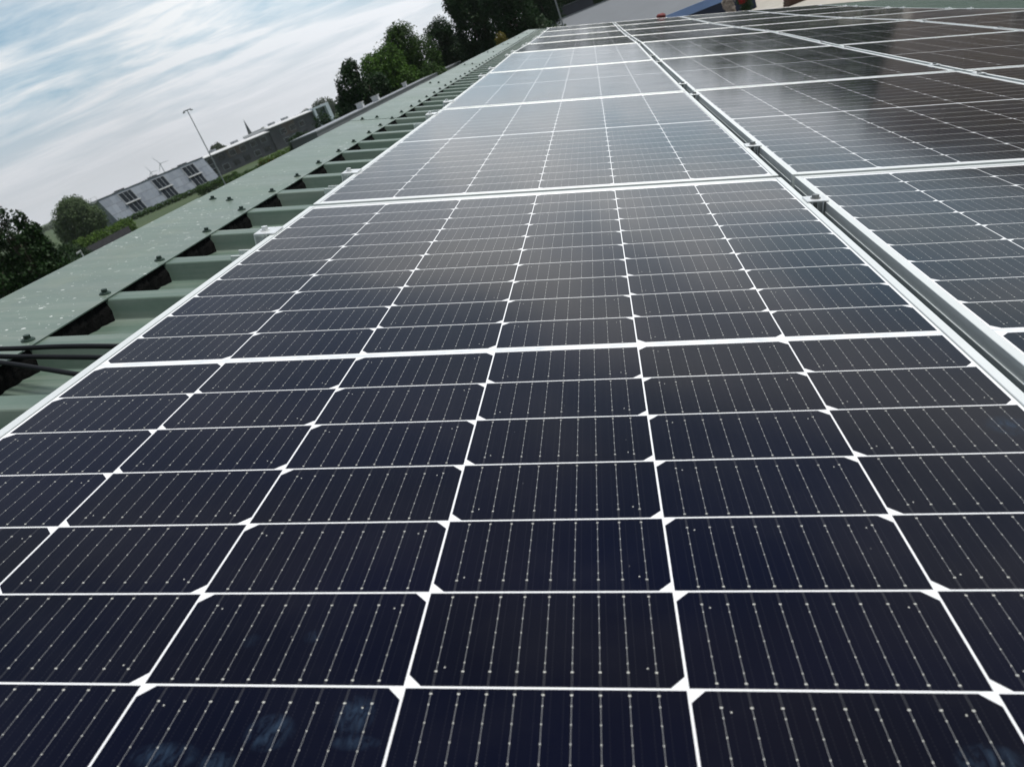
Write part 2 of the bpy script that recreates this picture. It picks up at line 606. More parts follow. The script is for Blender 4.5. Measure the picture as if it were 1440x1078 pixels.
def roof():
    root = thing('green_roofed_hall', 'long low hall with a green ribbed steel roof that carries the solar panels', 'building', mat=ROOF)
    cs = rib_centres()
    line = [(V0, W_TOP - RH)]
    for c in cs:
        for dv, w in ((-TOPW / 2 - RUN, W_TOP - RH), (-TOPW / 2, W_TOP), (TOPW / 2, W_TOP), (TOPW / 2 + RUN, W_TOP - RH)):
            line.append((c + dv, w))
    line.append((V1, W_TOP - RH))
    mb = MB()
    mb.sheet([(U_APEX + 0.02, v, w) for v, w in line], (U_EAVE - U_APEX, 0, 0))
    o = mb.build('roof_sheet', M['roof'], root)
    md = o.modifiers.new('edges', 'BEVEL')
    md.width = 0.003
    md.segments = 2
    md.limit_method = 'ANGLE'
    # the other slope, beyond the ridge
    c2, s2 = math.cos(2 * PITCH), math.sin(2 * PITCH)
    dv = Vector((-c2, 0, -s2))
    nv = Vector((-s2, 0, c2))
    apex = Vector((U_APEX, 0, W_TOP))
    mb = MB()
    mb.sheet([apex + dv * 0.02 + nv * (w - W_TOP) + Vector((0, v, 0)) for v, w in line], dv * 7.6)
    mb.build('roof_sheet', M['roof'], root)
    # walls, in level coordinates under the slopes
    inv = ROT.inverted()
    mb = MB()
    ax = (ROT @ apex)
    xr = (ROT @ Vector((U_EAVE - 0.5, 0, W_TOP - RH))).x
    zr = (ROT @ Vector((U_EAVE - 0.5, 0, W_TOP - RH))).z - 0.02
    zt = ax.z - 0.09
    xl = ax.x - (xr - ax.x)
    prof = [(xl, V0 + 0.2, -H), (xr, V0 + 0.2, -H), (xr, V0 + 0.2, zr), (ax.x, V0 + 0.2, zt), (xl, V0 + 0.2, zr)]
    mb.prism(prof, (0, V1 - V0 - 0.4, 0))
    mb.build('wall', M['wall_grey'], root, inv)
    # verge strip along the far gable
    mb = MB()
    mb.mm(U_APEX + 0.03, U_EAVE, V1 + 0.002, V1 + 0.014, W_TOP - 0.14, W_TOP + 0.004)
    mb.build('verge_trim', M['cap'], root)
    # black profile fillers under the cap
    fm = None
    for c in cs:
        if c + RIB > V1 - 0.1:
            continue
        if fm is None:
            mb = MB()
            b0, b1 = TOPW / 2 + RUN + 0.001, RIB - TOPW / 2 - RUN - 0.001
            t0, t1 = TOPW / 2 + 0.001, RIB - TOPW / 2 - 0.001
            n = 14
            rows = []
            for i in range(n + 1):
                f = i / n
                ed = 0.008 * abs(2 * f - 1) ** 2
                a = (ed + random.uniform(-0.003, 0.004), b0 + (b1 - b0) * f, W_TOP - RH + 0.0008)
                mid = (ed * 0.6 + random.uniform(-0.006, 0.000), (b0 + t0) / 2 + ((b1 + t1) / 2 - (b0 + t0) / 2) * f, W_TOP - RH * 0.5)
                b = (random.uniform(-0.016, -0.010), t0 + (t1 - t0) * f, W_TOP - 0.0006)
                rows.append([mb.bm.verts.new(q) for q in (a, mid, b, (-0.09, b[1], b[2]), (-0.09, a[1], a[2]))])
            for a, b in zip(rows, rows[1:]):
                for i in range(4):
                    mb.face((a[i], a[i + 1], b[i + 1], b[i]))
            fm = mb.mesh('foam_closure')
        link('foam_closure', fm, M['foam'], root, Matrix.Translation((-0.893, c, 0)))
    # ridge cap sheets with their bolts
    bolt = MB()
    bolt.cyl((0, 0, 0), (0, 0, 0.0022), 0.0125, 0.0120, 16)
    bolt.cyl((0, 0, 0.0022), (0, 0, 0.0040), 0.0098, 0.0090, 16)
    bolt.cyl((0, 0, 0.0040), (0, 0, 0.0105), 0.0062, 0.0060, 6)
    bolt_me = bolt.mesh('bolt')
    joints = [-2.95, -0.40, 1.56, 3.50, 5.47, 7.42, 9.36, 11.32, 13.28, 15.22, 17.46]
    u_low = -0.899
    for i, (a, b) in enumerate(zip(joints, joints[1:])):
        lift = 0.0016 if i % 2 else 0.0
        w = W_TOP + 0.0014 + lift
        ext = 0.06 if i % 2 else 0.0
        a0, b0 = a - ext, b + (ext if b < 17 else 0)
        th = 0.0012
        mb = MB()
        top = [Vector((u_low, a0, w - 0.0026)), Vector((u_low, a0, w)), Vector((U_APEX + 0.004, a0, w + 0.0005)), Vector((U_APEX, a0, w)) + dv * 0.004, Vector((U_APEX, a0, w)) + dv * 0.27]
        bot = [Vector((u_low - th, a0, w - 0.0026)), Vector((u_low - th, a0, w - th)), Vector((U_APEX + 0.004, a0, w - th)), Vector((U_APEX, a0, w)) + dv * 0.004 - nv * th, Vector((U_APEX, a0, w)) + dv * 0.27 - nv * th]
        mb.prism(top + bot[::-1], (0, b0 - a0, 0))
        cap = mb.build('ridge_cap', M['cap'], root)
        for c in cs:
            if a <= c < b and c > -1.2:
                o = link('bolt', bolt_me, M['bolt'], cap, Matrix.Translation((-0.924 + random.uniform(-0.003, 0.003), c + random.uniform(-0.006, 0.006), w)) @ Matrix.Rotation(random.uniform(0, 1), 4, 'Z'))
        if i > 0 and i % 2 == 1:
            for jj, sg in ((a, 1), (b, -1)):
                for uu in (-1.028, -1.10):
                    if jj < 17:
                        link('bolt', bolt_me, M['bolt'], cap, Matrix.Translation((uu, jj + sg * 0.005 * (1 if uu > -1.05 else -6), w)) @ Matrix.Rotation(random.uniform(0, 1), 4, 'Z'))
    return root


roof()

# ------------------------------------------------------------------ solar panels
PW, PL, PH, LIP = 0.519, 0.8775, 0.035, 0.0115
J = [0.889 + 1.777 * k for k in range(-1, 8)]
WJ = [0.0067, -0.0050, -0.0080, -0.0010, 0.0150, -0.0025, -0.0090, -0.0040, -0.0015]
COLS = [0.0, 1.066, 2.132, 3.198]
ORD = ['first', 'second', 'third', 'fourth', 'fifth', 'sixth', 'seventh', 'eighth']


def panel_meshes():
    mb = MB()
    bv = 0.0007
    mb.mm(-PW, -PW + LIP, -PL, PL, -PH, 0, bv)
    mb.mm(PW - LIP, PW, -PL, PL, -PH, 0, bv)
    mb.mm(-PW + LIP, PW - LIP, -PL, -PL + LIP, -PH, -0.0002, bv)
    mb.mm(-PW + LIP, PW - LIP, PL - LIP, PL, -PH, -0.0002, bv)
    for sx in (-1, 1):
        mb.box((sx * (PW + 0.0006), 0, -0.0185), (0.0011, 2 * PL - 0.01, 0.0022))
    fr = mb.mesh('frame')
    mb = MB()
    mb.mm(-PW + LIP - 0.003, PW - LIP + 0.003, -PL + LIP - 0.003, PL - LIP + 0.003, -0.0065, -0.0013)
    gl = mb.mesh('glass')
    return fr, gl


def w_at(v):
    for k in range(len(J) - 1):
        if v <= J[k + 1]:
            f = (v - J[k]) / (J[k + 1] - J[k])
            return WJ[k] + f * (WJ[k + 1] - WJ[k])
    return WJ[-1]


def panels():
    fr, gl = panel_meshes()
    gl2 = gl.copy()
    rows = ['row beside the green ridge cap', 'second row from the ridge cap', 'third row from the ridge cap', 'outermost row, farthest from the ridge cap']
    for ci, u in enumerate(COLS):
        for k in range(8):
            v = (J[k] + J[k + 1]) / 2
            slope = math.atan2(WJ[k + 1] - WJ[k], J[k + 1] - J[k])
            w = (WJ[k] + WJ[k + 1]) / 2
            if ci == 0 and k == 0:
                lab = 'large solar panel filling the foreground, with bluish smudges on its dark cells'
            elif k == 7:
                lab = 'solar panel at the far end of the %s' % rows[ci]
            elif ci < 2:
                lab = '%s solar panel from the camera in the %s' % (ORD[k], rows[ci])
            else:
                lab = '%s solar panel from the far end in the %s' % (ORD[7 - k], rows[ci])
            t = thing('solar_panel', lab, 'solar panel', mat=roof_at(u, v, w, slope), group='solar panels laid in rows on the roof')
            link('frame', fr, M['aluminium'], t)
            if ci == 0 and k == 0:
                link('glass', gl2, M['cell_smudged'], t)
            else:
                link('glass', gl, M['cell'], t)


panels()

# clamps: positions along the ridge either side of each joint between panels
CV = [(0.655, 1.275), (2.50, 2.93), (4.24, 4.76), (5.98, 6.50), (7.74, 8.24), (9.52, 10.02), (11.30, 11.78), (13.08, None)]


def clamps():
    mb = MB()                                   # plate bridging the gap between two frames
    mb.mm(-0.0195, 0.0195, -0.020, 0.020, 0.0004, 0.0036, 0.0008)
    mb.mm(-0.0110, -0.0085, -0.020, 0.020, -0.022, 0.0005)
    mb.mm(0.0085, 0.0110, -0.020, 0.020, -0.022, 0.0005)
    plate = mb.mesh('plate')
    mb = MB()
    mb.cyl((0, 0, 0.0037), (0, 0, 0.0050), 0.0095, 0.0092, 14)
    mb.cyl((0, 0, 0.0050), (0, 0, 0.0105), 0.0068, 0.0066, 6)
    mb.cyl((0, 0, -0.075), (0, 0, 0.0), 0.004, 0.004, 8)
    bolt = mb.mesh('bolt')
    mb = MB()                                   # end clamp: lip on the frame, block beside it
    mb.mm(-0.006, 0.010, -0.026, 0.026, 0.0004, 0.0040, 0.0008)
    mb.mm(-0.0340, -0.006, -0.026, 0.026, -0.002, 0.0040, 0.0012)
    mb.mm(-0.0065, -0.0035, -0.026, 0.026, -0.034, -0.0022)
    mb.mm(-0.0340, -0.0310, -0.026, 0.026, -0.024, -0.0022)
    eplate = mb.mesh('plate')
    mb = MB()
    mb.cyl((-0.019, 0, 0.0041), (-0.019, 0, 0.0056), 0.010, 0.0098, 14)
    mb.cyl((-0.019, 0, 0.0056), (-0.019, 0, 0.0120), 0.0068, 0.0066, 6)
    mb.cyl((-0.019, 0, -0.075), (-0.019, 0, -0.004), 0.004, 0.004, 8)
    ebolt = mb.mesh('bolt')
    mb = MB()                                   # short rail on the ribs: two upstands on a base
    mb.mm(-0.17, 0.17, -0.022, 0.022, -0.1185, -0.1150)
    mb.mm(-0.17, 0.17, -0.022, -0.018, -0.1150, -0.038)
    mb.mm(-0.17, 0.17, 0.018, 0.022, -0.1150, -0.038)
    rail = mb.mesh('rail')
    gaps = [('on the panel edge facing the ridge cap', -PW, 0), ('between first and second panel rows', 0.533, 1),
            ('between second and third panel rows', 1.599, 1), ('between third and outermost panel rows', 2.665, 1),
            ('on the outermost panel edge', COLS[3] + PW, 2)]
    for gi, (where, u, typ) in enumerate(gaps):
        for k, pair in enumerate(CV):
            for s, v in enumerate(pair):
                if v is None:
                    continue
                slope = 0.0
                w = w_at(v)
                side = 'before' if s == 0 else 'beyond'
                lab = 'silver clamp %s, %s the %s joint' % (where, side, ORD[k])
                if k == 7:
                    lab = 'silver clamp %s, nearest the far end' % where
                mt = roof_at(u, v, w)
                if typ == 2:
                    mt = mt @ Matrix.Rotation(math.pi, 4, 'Z')
                t = thing('mid_clamp' if typ == 1 else 'end_clamp', lab, 'clamp', mat=mt, group='clamps holding the panel frames')
                link('plate', plate if typ == 1 else eplate, M['bright_metal'], t)
                link('bolt', bolt if typ == 1 else ebolt, M['steel'] if typ == 1 else M['bright_metal'], t)
                link('rail', rail, M['aluminium'], t, Matrix.Translation((0 if typ == 1 else 0.085, 0 if typ == 1 else -0.018, -w)))


clamps()


def bez(pts, n=10):
    """smooth path through points"""
    P = [Vector(p) for p in pts]
    out = []
    for i in range(len(P) - 1):
        p0, p1, p2, p3 = P[max(i - 1, 0)], P[i], P[i + 1], P[min(i + 2, len(P) - 1)]
        for k in range(n):
            t = k / n
            out.append(0.5 * ((2 * p1) + (-p0 + p2) * t + (2 * p0 - 5 * p1 + 4 * p2 - p3) * t * t + (-p0 + 3 * p1 - 3 * p2 + p3) * t ** 3))
    out.append(P[-1])
    return out


def cables():
    specs = [('topmost of the three black cables running off the ridge cap under the first panel',
              [(-1.45, 0.50, -0.22), (-1.19, 0.40, -0.103), (-1.02, 0.352, -0.107), (-0.90, 0.318, -0.098), (-0.77, 0.280, -0.083), (-0.64, 0.244, -0.073), (-0.42, 0.20, -0.07)]),
             ('middle one of the three black cables running off the ridge cap',
              [(-1.45, 0.47, -0.22), (-1.19, 0.375, -0.103), (-1.02, 0.328, -0.107), (-0.90, 0.297, -0.103), (-0.77, 0.262, -0.094), (-0.64, 0.226, -0.085), (-0.42, 0.18, -0.08)]),
             ('lowest of the three black cables, dipping into the roof valley beside the first panel',
              [(-1.45, 0.44, -0.22), (-1.19, 0.352, -0.103), (-1.02, 0.312, -0.107), (-0.90, 0.278, -0.104), (-0.77, 0.228, -0.100), (-0.66, 0.186, -0.097), (-0.42, 0.12, -0.095)])]
    for lab, pts in specs:
        mb = MB()
        mb.tube(bez(pts), 0.0043, 10)
        o = mb.build('cable', M['cable'], None, ROOF, True)
        tag(o, lab, 'cable', 'black cables crossing the ridge cap')
    mb = MB()
    mb.tube(bez([(-0.36, -0.30, -0.06), (-0.47, -0.22, -0.052), (-0.535, -0.172, -0.034), (-0.575, -0.215, -0.066), (-0.60, -0.31, -0.112), (-0.60, -0.44, -0.152), (-0.57, -0.62, -0.152), (-0.42, -0.72, -0.140)]), 0.0055, 10)
    o = mb.build('earth_cable', M['earth'], None, ROOF, True)
    tag(o, 'yellow and green earth cable poking out beside the left frame edge of the nearest panel', 'cable')


cables()


def tarp_bundle():
    t = thing('tarp_bundle', 'small red and white bundle lying beyond the far panel edge', 'bundle', mat=roof_at(1.36, 14.0, W_TOP))
    mr = plain('red_cloth', (0.20, 0.045, 0.045), 0.8, 0, 0.3, 12)
    mw = plain('white_cloth', (0.62, 0.60, 0.60), 0.8, 0, 0.15, 12)
    for nm, mt, c, sc in (('red_cover', mr, (0, 0, 0.128), (0.075, 0.07, 0.046)), ('white_base', mw, (0, 0, 0.058), (0.12, 0.10, 0.057))):
        bm = bmesh.new()
        bmesh.ops.create_icosphere(bm, subdivisions=3, radius=1.0)
        for v in bm.verts:
            k = 1 + 0.12 * math.sin(5 * v.co.x + 3 * v.co.y) + 0.08 * math.sin(9 * v.co.y - 4 * v.co.z)
            v.co = Vector((v.co.x * sc[0] * k + c[0], v.co.y * sc[1] * k + c[1], v.co.z * sc[2] * k + c[2]))
        me = bpy.data.meshes.new(nm)
        bm.to_mesh(me)
        bm.free()
        link(nm, me, mt, t, None, True)


tarp_bundle()


# ------------------------------------------------------------------ vegetation
def leaves(name, blobs, n, size, mat, parent=None, seed=0, shell=0.55, gap=0.0, droop=0.0):
    """leaf-sized quads through the volume of several ellipsoids (cx, cy, cz, rx, ry, rz)"""
    rg = np.random.default_rng(seed)
    B = np.array(blobs, float)
    vol = (B[:, 3] * B[:, 4] * B[:, 5]) ** (2 / 3)
    pick = rg.choice(len(B), n, p=vol / vol.sum())
    d = rg.normal(size=(n, 3))
    d /= np.linalg.norm(d, axis=1)[:, None]
    # clumps: directions gather round random twig directions
    tw = rg.normal(size=(len(B), 46, 3))
    tw /= np.linalg.norm(tw, axis=2)[:, :, None]
    tr = rg.uniform(0.72, 1.10, size=(len(B), 46))
    ti = rg.integers(0, 46, n)
    d = d * 0.36 + tw[pick, ti] * 0.75
    d /= np.linalg.norm(d, axis=1)[:, None]
    r = (shell + (1 - shell) * rg.random(n) ** 0.6) * tr[pick, ti]
    c = B[pick, :3] + d * r[:, None] * B[pick, 3:6]
    nrm = d + rg.normal(scale=0.75, size=(n, 3))
    nrm[:, 2] += 0.35
    nrm /= np.linalg.norm(nrm, axis=1)[:, None]
    up = rg.normal(size=(n, 3))
    up[:, 2] -= droop
    a = np.cross(nrm, up)
    a /= np.linalg.norm(a, axis=1)[:, None] + 1e-9
    b = np.cross(nrm, a)
    s = size * rg.uniform(0.5, 1.25, n)
    e = rg.uniform(0.55, 1.0, n)
    a = a * (s * e)[:, None]
    b = b * (s * (1 + droop))[:, None]
    V = np.stack([c - a * 0.55, c - b * 0.6, c + a * 0.55, c + b * 0.6], 1).reshape(-1, 3)
    V[:, 2] = np.maximum(V[:, 2], 0.02)
    me = bpy.data.meshes.new(name)
    me.vertices.add(4 * n)
    me.vertices.foreach_set('co', V.astype(np.float32).ravel())
    me.loops.add(4 * n)
    me.loops.foreach_set('vertex_index', np.arange(4 * n, dtype=np.int32))
    me.polygons.add(n)
    me.polygons.foreach_set('loop_start', np.arange(0, 4 * n, 4, dtype=np.int32))
    me.update(calc_edges=True)
    me.validate()
    return link(name, me, mat, parent)


M['bark'] = plain('bark', (0.09, 0.07, 0.055), 0.9, 0, 0.3, 6, bump=0.5, bscale=20)
M['leaf_dark'] = leaf_mat('leaf_dark', (0.020, 0.050, 0.018))
M['leaf_conifer'] = leaf_mat('leaf_conifer', (0.016, 0.042, 0.012), 0.5, 1.6, 0.1)
M['leaf_bright'] = leaf_mat('leaf_bright', (0.068, 0.150, 0.026), 0.5, 0.8, 0.3)
M['leaf_mid'] = leaf_mat('leaf_mid', (0.042, 0.092, 0.020), 0.5, 0.8, 0.25)
M['leaf_grey'] = leaf_mat('leaf_grey', (0.085, 0.130, 0.062), 0.3, 0.6, 0.25)
M['leaf_hedge'] = leaf_mat('leaf_hedge', (0.080, 0.150, 0.024), 0.4, 1.2, 0.3)
M['leaf_far'] = leaf_mat('leaf_far', (0.070, 0.095, 0.060), 0.3, 0.25, 0.2)
M['leaf_yellow'] = leaf_mat('leaf_yellow', (0.17, 0.15, 0.035), 0.4, 2.0, 0.3)


def tree(name, label, az, d, blobs, n, size, mat, cat='tree', group=None, seed=0, trunk=0.16, **kw):
    """blobs: (azimuth offset in metres, depth offset, height, rx, ry, rz) around the trunk"""
    base = polar(az, d)
    t = thing(name, label, cat, loc=base, rz=-R(az), group=group)
    top = max(b[2] for b in blobs)
    low = min(b[2] - b[5] for b in blobs)
    mb = MB()
    rg = random.Random(seed)
    cx = sum(b[0] for b in blobs) / len(blobs)
    mb.tube(bez([(0, 0, -0.1), (0.04 * top * 0.2, 0, top * 0.35), (cx * 0.5, 0.05, top * 0.7), (cx, 0, top)], 5), [trunk * (1 - 0.85 * i / 15) for i in range(16)], 8)
    for b in blobs:
        st = Vector((cx * 0.3, 0, max(low, b[2] - b[5] * 1.2) * 0.85))
        for q in range(3):
            en = Vector((b[0] + rg.uniform(-0.6, 0.6) * b[3], b[1] + rg.uniform(-0.6, 0.6) * b[4], b[2] + rg.uniform(-0.2, 0.7) * b[5]))
            mid = st.lerp(en, 0.5) + Vector((0, 0, -0.08 * top))
            mb.tube(bez([st, mid, en], 4), [trunk * 0.5 * (1 - 0.8 * i / 8) for i in range(9)], 6)
    mb.build('trunk', M['bark'], t, None, True)
    leaves('crown', blobs, n, size, mat, t, seed, **kw)
    return t


def trees():
    # dark conifers close by on the left
    for i, (az, top, r, lab) in enumerate(((-42.6, 2.0, 1.9, 'tall dark conifer at the left picture edge, largest of the conifers'),
                                           (-41.1, 1.85, 1.6, 'dark conifer beside the largest one at the left picture edge'),
                                           (-39.9, 1.5, 1.35, 'dark conifer in the middle of the conifer row on the left'),
                                           (-39.1, 1.0, 0.95, 'narrow dark conifer left of the last one in the row'),
                                           (-38.7, 0.2, 0.75, 'shortest dark conifer at the right end of the row'))):
        d = 38 + (i % 2) * 2.2
        zt = zel(top, d)
        blobs = []
        for q in range(9):
            f = q / 8
            z = 1.0 + (zt - 1.25) * f
            blobs.append((0.1 * math.sin(q * 2.1 + i), 0, z, 1.2 * r * (1 - 0.70 * f ** 2.4), r * (1 - 0.70 * f ** 2.4), zt * 0.10 * (1 - 0.3 * f)))
        tree('conifer', lab, az, d, blobs, 16000, 0.11, M['leaf_conifer'], group='dark conifers at the left edge', seed=20 + i, trunk=0.12)
    for i, (az, d, r, zt, lab) in enumerate(((-40.6, 47, 2.3, 5.9, 'broad dark tree behind the conifers at the left edge'), (-38.4, 60, 1.5, 5.1, 'rounded dark tree between the conifers and the willow'),
                                             (-37.6, 84, 1.7, 4.6, 'low dark tree just left of the willow and hedge'))):
        tree('broadleaf_tree', lab, az, d, [(0, 0, zt * 0.52, r, r, zt * 0.46), (r * 0.5, 0, zt * 0.40, r * 0.8, r * 0.8, zt * 0.38), (-r * 0.5, 0, zt * 0.56, r * 0.8, r * 0.8, zt * 0.38)],
             14000, 0.15, M['leaf_conifer'], group='dark trees at the left edge', seed=26 + i, trunk=0.15)
    # rounded grey-green willow
    d = 150
    tree('willow', 'rounded grey green willow left of the slate clad apartment block', -36.15, d,
         [(0, 0, 4.9, 3.6, 3.4, 3.9), (-1.5, 0, 3.9, 2.7, 2.5, 3.1), (1.7, 0, 3.9, 2.6, 2.5, 3.0), (0.3, 0, 6.6, 2.2, 2.2, 2.2)], 34000, 0.22, M['leaf_grey'], seed=31, trunk=0.3, droop=0.5)
    # the group of trees in the middle, behind the grey flat roof
    d = 62
    tree('broadleaf_tree', 'dark broadleaf tree at the left end of the tree group above the ridge', -16.75, d,
         [(-0.7, 0, 5.3, 1.15, 1.2, 1.7), (0.1, 0, 7.0, 1.1, 1.1, 1.55), (0.9, 0, 5.6, 1.2, 1.2, 2.0), (0.5, 0, 8.1, 0.75, 0.8, 0.85), (-0.9, 0, 3.6, 1.2, 1.1, 1.5), (1.5, 0.3, 4.6, 1.2, 1.1, 1.8), (1.9, 0.5, 6.2, 1.0, 1.0, 1.3)], 26000, 0.15, M['leaf_dark'], group='tree group beyond the ridge', seed=41)
    d = 68
    tree('broadleaf_tree', 'bright green rounded tree in front of the dark tree group', -14.1, d,
         [(-0.3, 0, 6.5, 1.9, 1.6, 2.3), (0.6, 0.2, 7.6, 1.5, 1.4, 1.8), (-1.0, 0, 7.5, 1.1, 1.2, 1.6), (0.9, -0.4, 5.2, 1.9, 1.6, 2.0), (-0.9, -0.3, 4.5, 1.5, 1.5, 1.8)], 36000, 0.15, M['leaf_bright'], group='tree group beyond the ridge', seed=42)
    tree('broadleaf_tree', 'tall mid green tree rising behind the bright rounded tree', -12.3, 73,
         [(0, 0, 8.3, 1.7, 1.6, 2.2), (-0.6, 0, 9.3, 0.95, 1.0, 1.2), (0.9, 0, 7.0, 1.7, 1.5, 2.2), (-1.1, 0, 6.8, 1.5, 1.5, 2.0), (0.4, 0, 4.9, 2.0, 1.8, 2.0)], 30000, 0.15, M['leaf_mid'], group='tree group beyond the ridge', seed=43)
    tree('broadleaf_tree', 'small drooping green tree low in front of the mid green tree', -11.4, 64,
         [(0, 0, 5.2, 1.2, 1.1, 1.5), (0.8, 0, 4.7, 1.1, 1.0, 1.4)], 8000, 0.15, M['leaf_mid'], group='tree group beyond the ridge', seed=48)
    tree('broadleaf_tree', 'dark tree with a ragged top right of the mid green tree', -10.0, 78,
         [(-0.4, 0, 7.4, 1.4, 1.4, 2.2), (0.5, 0, 8.6, 1.0, 1.1, 1.4), (0.9, 0, 6.5, 1.6, 1.5, 2.3), (-0.6, 0, 4.9, 1.8, 1.6, 2.0)], 26000, 0.15, M['leaf_dark'], group='tree group beyond the ridge', seed=44)
    tree('broadleaf_tree', 'large very dark tree at the top edge, left of the tallest one', -7.6, 74,
         [(0, 0, 7.6, 1.9, 1.7, 2.9), (-0.7, 0, 10.0, 1.2, 1.2, 1.5), (0.9, 0, 9.6, 1.4, 1.3, 1.8), (0.1, 0, 5.0, 2.2, 1.8, 2.2)], 34000, 0.17, M['leaf_dark'], group='tree group beyond the ridge', seed=45)
    tree('broadleaf_tree', 'tallest very dark tree at the top edge above the ridge end', -4.9, 70,
         [(0, 0, 7.6, 2.0, 1.7, 3.0), (0.4, 0, 10.2, 1.5, 1.3, 1.6), (-1.0, 0, 8.6, 1.4, 1.3, 2.0), (0.6, 0, 5.0, 2.2, 1.8, 2.2)], 34000, 0.17, M['leaf_dark'], group='tree group beyond the ridge', seed=46)
    tree('broadleaf_tree', 'very dark tree behind the grey walled shed at the top edge', -1.7, 112,
         [(0, 0, 8.0, 3.2, 2.4, 4.2), (1.9, 0, 8.6, 2.4, 2.0, 2.8), (-2.4, 0, 7.0, 2.6, 2.1, 3.6), (3.0, 0, 5.5, 2.6, 2.1, 3.2)], 28000, 0.25, M['leaf_dark'], group='tree group beyond the ridge', seed=47)
    tree('broadleaf_tree', 'dark tree filling the gap left of the grey walled shed', -3.0, 98,
         [(0, 0, 7.2, 2.2, 1.8, 3.6), (1.2, 0, 9.6, 1.7, 1.5, 2.2), (-1.2, 0, 8.6, 1.7, 1.5, 2.4), (0.5, 0, 4.6, 2.4, 1.8, 2.6)], 22000, 0.22, M['leaf_dark'], group='tree group beyond the ridge', seed=49)
    tree('small_tree', 'small yellow green tree lit against the dark trees beyond the ridge cap', -6.15, 56,
         [(0, 0, 6.15, 0.42, 0.4, 0.55), (0.15, 0, 5.5, 0.45, 0.4, 0.6), (-0.1, 0, 4.7, 0.5, 0.5, 0.8)], 3500, 0.10, M['leaf_yellow'], seed=51, trunk=0.06)
    # trees to the right of the far end, seen mostly mirrored in the panels
    for i, (az, d, h, k, lab) in enumerate(((1.8, 124, 12.4, 1.0, 'broad tree behind the grey roof, mirrored in the far panels'), (5.6, 122, 13.0, 1.0, 'tree over the middle of the grey roof, mirrored in the panels'),
                                            (9.4, 122, 13.2, 1.0, 'tree behind the right part of the grey roof, mirrored in the panels'), (13.3, 104, 11.0, 1.0, 'tall dark tree right of the blue edged shed, mirrored in the panels'),
                                            (17.0, 92, 11.0, 1.0, 'taller dark tree between shed and brick block, mirrored in the panels'), (20.4, 84, 10.6, 0.95, 'tallest dark tree beside the brown brick block, mirrored in the panels'))):
        tree('broadleaf_tree', lab, az, d, [(0, 0, h * 0.52, 4.4 * k, 3.4, h * 0.42), (1.6, 0, h * 0.76, 2.8 * k, 2.6, h * 0.22), (-2.0, 0, h * 0.66, 3.0 * k, 2.7, h * 0.28), (2.8, 0, h * 0.42, 3.2 * k, 2.8, h * 0.36), (-2.6, 0, h * 0.36, 3.0 * k, 2.6, h * 0.34)],
             13000, 0.48, M['leaf_mid'], group='trees beyond the yard', seed=60 + i, trunk=0.3)
    # far trees on the left
    tree('distant_tree', 'distant round tree behind the mast', -26.5, 330, [(0, 0, 6.4, 3.0, 3, 3.3), (2.4, 0, 5.6, 2.2, 2.2, 2.6)], 5000, 0.55, M['leaf_far'], seed=71, trunk=0.4)
    for i, (az, top, r, lab) in enumerate(((-21.0, 0.22, 3.2, 'leftmost of the three hazy trees behind the long white edged building'), (-20.1, 0.42, 4.4, 'middle one of the three hazy trees behind the long white edged building'), (-18.9, 0.62, 5.4, 'rightmost of the three hazy trees behind the long white edged building'))):
        h = zel(top, 400)
        tree('distant_tree', lab, az, 400, [(0, 0, h - r * 0.72, r, r, r * 0.75), (-r * 0.5, 0, h - r * 1.1, r * 0.7, r * 0.7, r * 0.6), (r * 0.5, 0, h - r, r * 0.7, r * 0.7, r * 0.6), (0, 0, h * 0.35, r * 0.9, r, h * 0.33)], 5000, 0.7, M['leaf_far'], group='hazy trees behind the long building', seed=75 + i, trunk=0.4)
    tree('distant_tree', 'low hazy tree beside the church spire', -23.1, 520, [(0, 0, 6.0, 5.5, 4, 3.2), (5.0, 0, 5.4, 4.0, 4, 2.8)], 4000, 0.7, M['leaf_far'], seed=81, trunk=0.4)
    tree('small_tree', 'small dark tree in front of the long building, beside the grey flat roof', -21.6, 100,
         [(0, 0, 3.5, 1.0, 1, 1.5), (0.75, 0, 3.9, 0.9, 0.9, 1.3), (1.6, 0, 3.6, 0.8, 0.8, 1.2)], 8000, 0.17, M['leaf_dark'], seed=82, trunk=0.1)
    tree('small_tree', 'dark shrub by the white framed entrance of the long building', -19.25, 240, [(0, 0, 1.6, 0.9, 0.9, 1.5)], 1600, 0.25, M['leaf_dark'], seed=83, trunk=0.1)


def hedge(name, label, a, b, h, t, n, size, mat, seed, z0=0.0, group=None):
    """clipped or loose hedge between two ground points"""
    a, b = Vector(a), Vector(b)
    d = b - a
    k = max(3, int(d.length / (t * 0.8)))
    rg = random.Random(seed)
    blobs = []
    for i in range(k + 1):
        p = d * (i / k)
        hh = h * rg.uniform(0.88, 1.06)
        blobs.append((p.x, p.y, z0 + hh * 0.5, t * 0.62, t * 0.62, hh * 0.52))
    root = thing(name, label, 'hedge', loc=(a.x, a.y, 0), group=group)
    leaves('foliage', blobs, n, size, mat, root, seed, shell=0.7)
    mb = MB()
    for i in range(k + 1):
        p = d * (i / k)
        mb.cyl((p.x, p.y, -0.05), (p.x + 0.1, p.y, z0 + h * 0.6), 0.06, 0.02, 6)
    mb.build('stems', M['bark'], root)


trees()


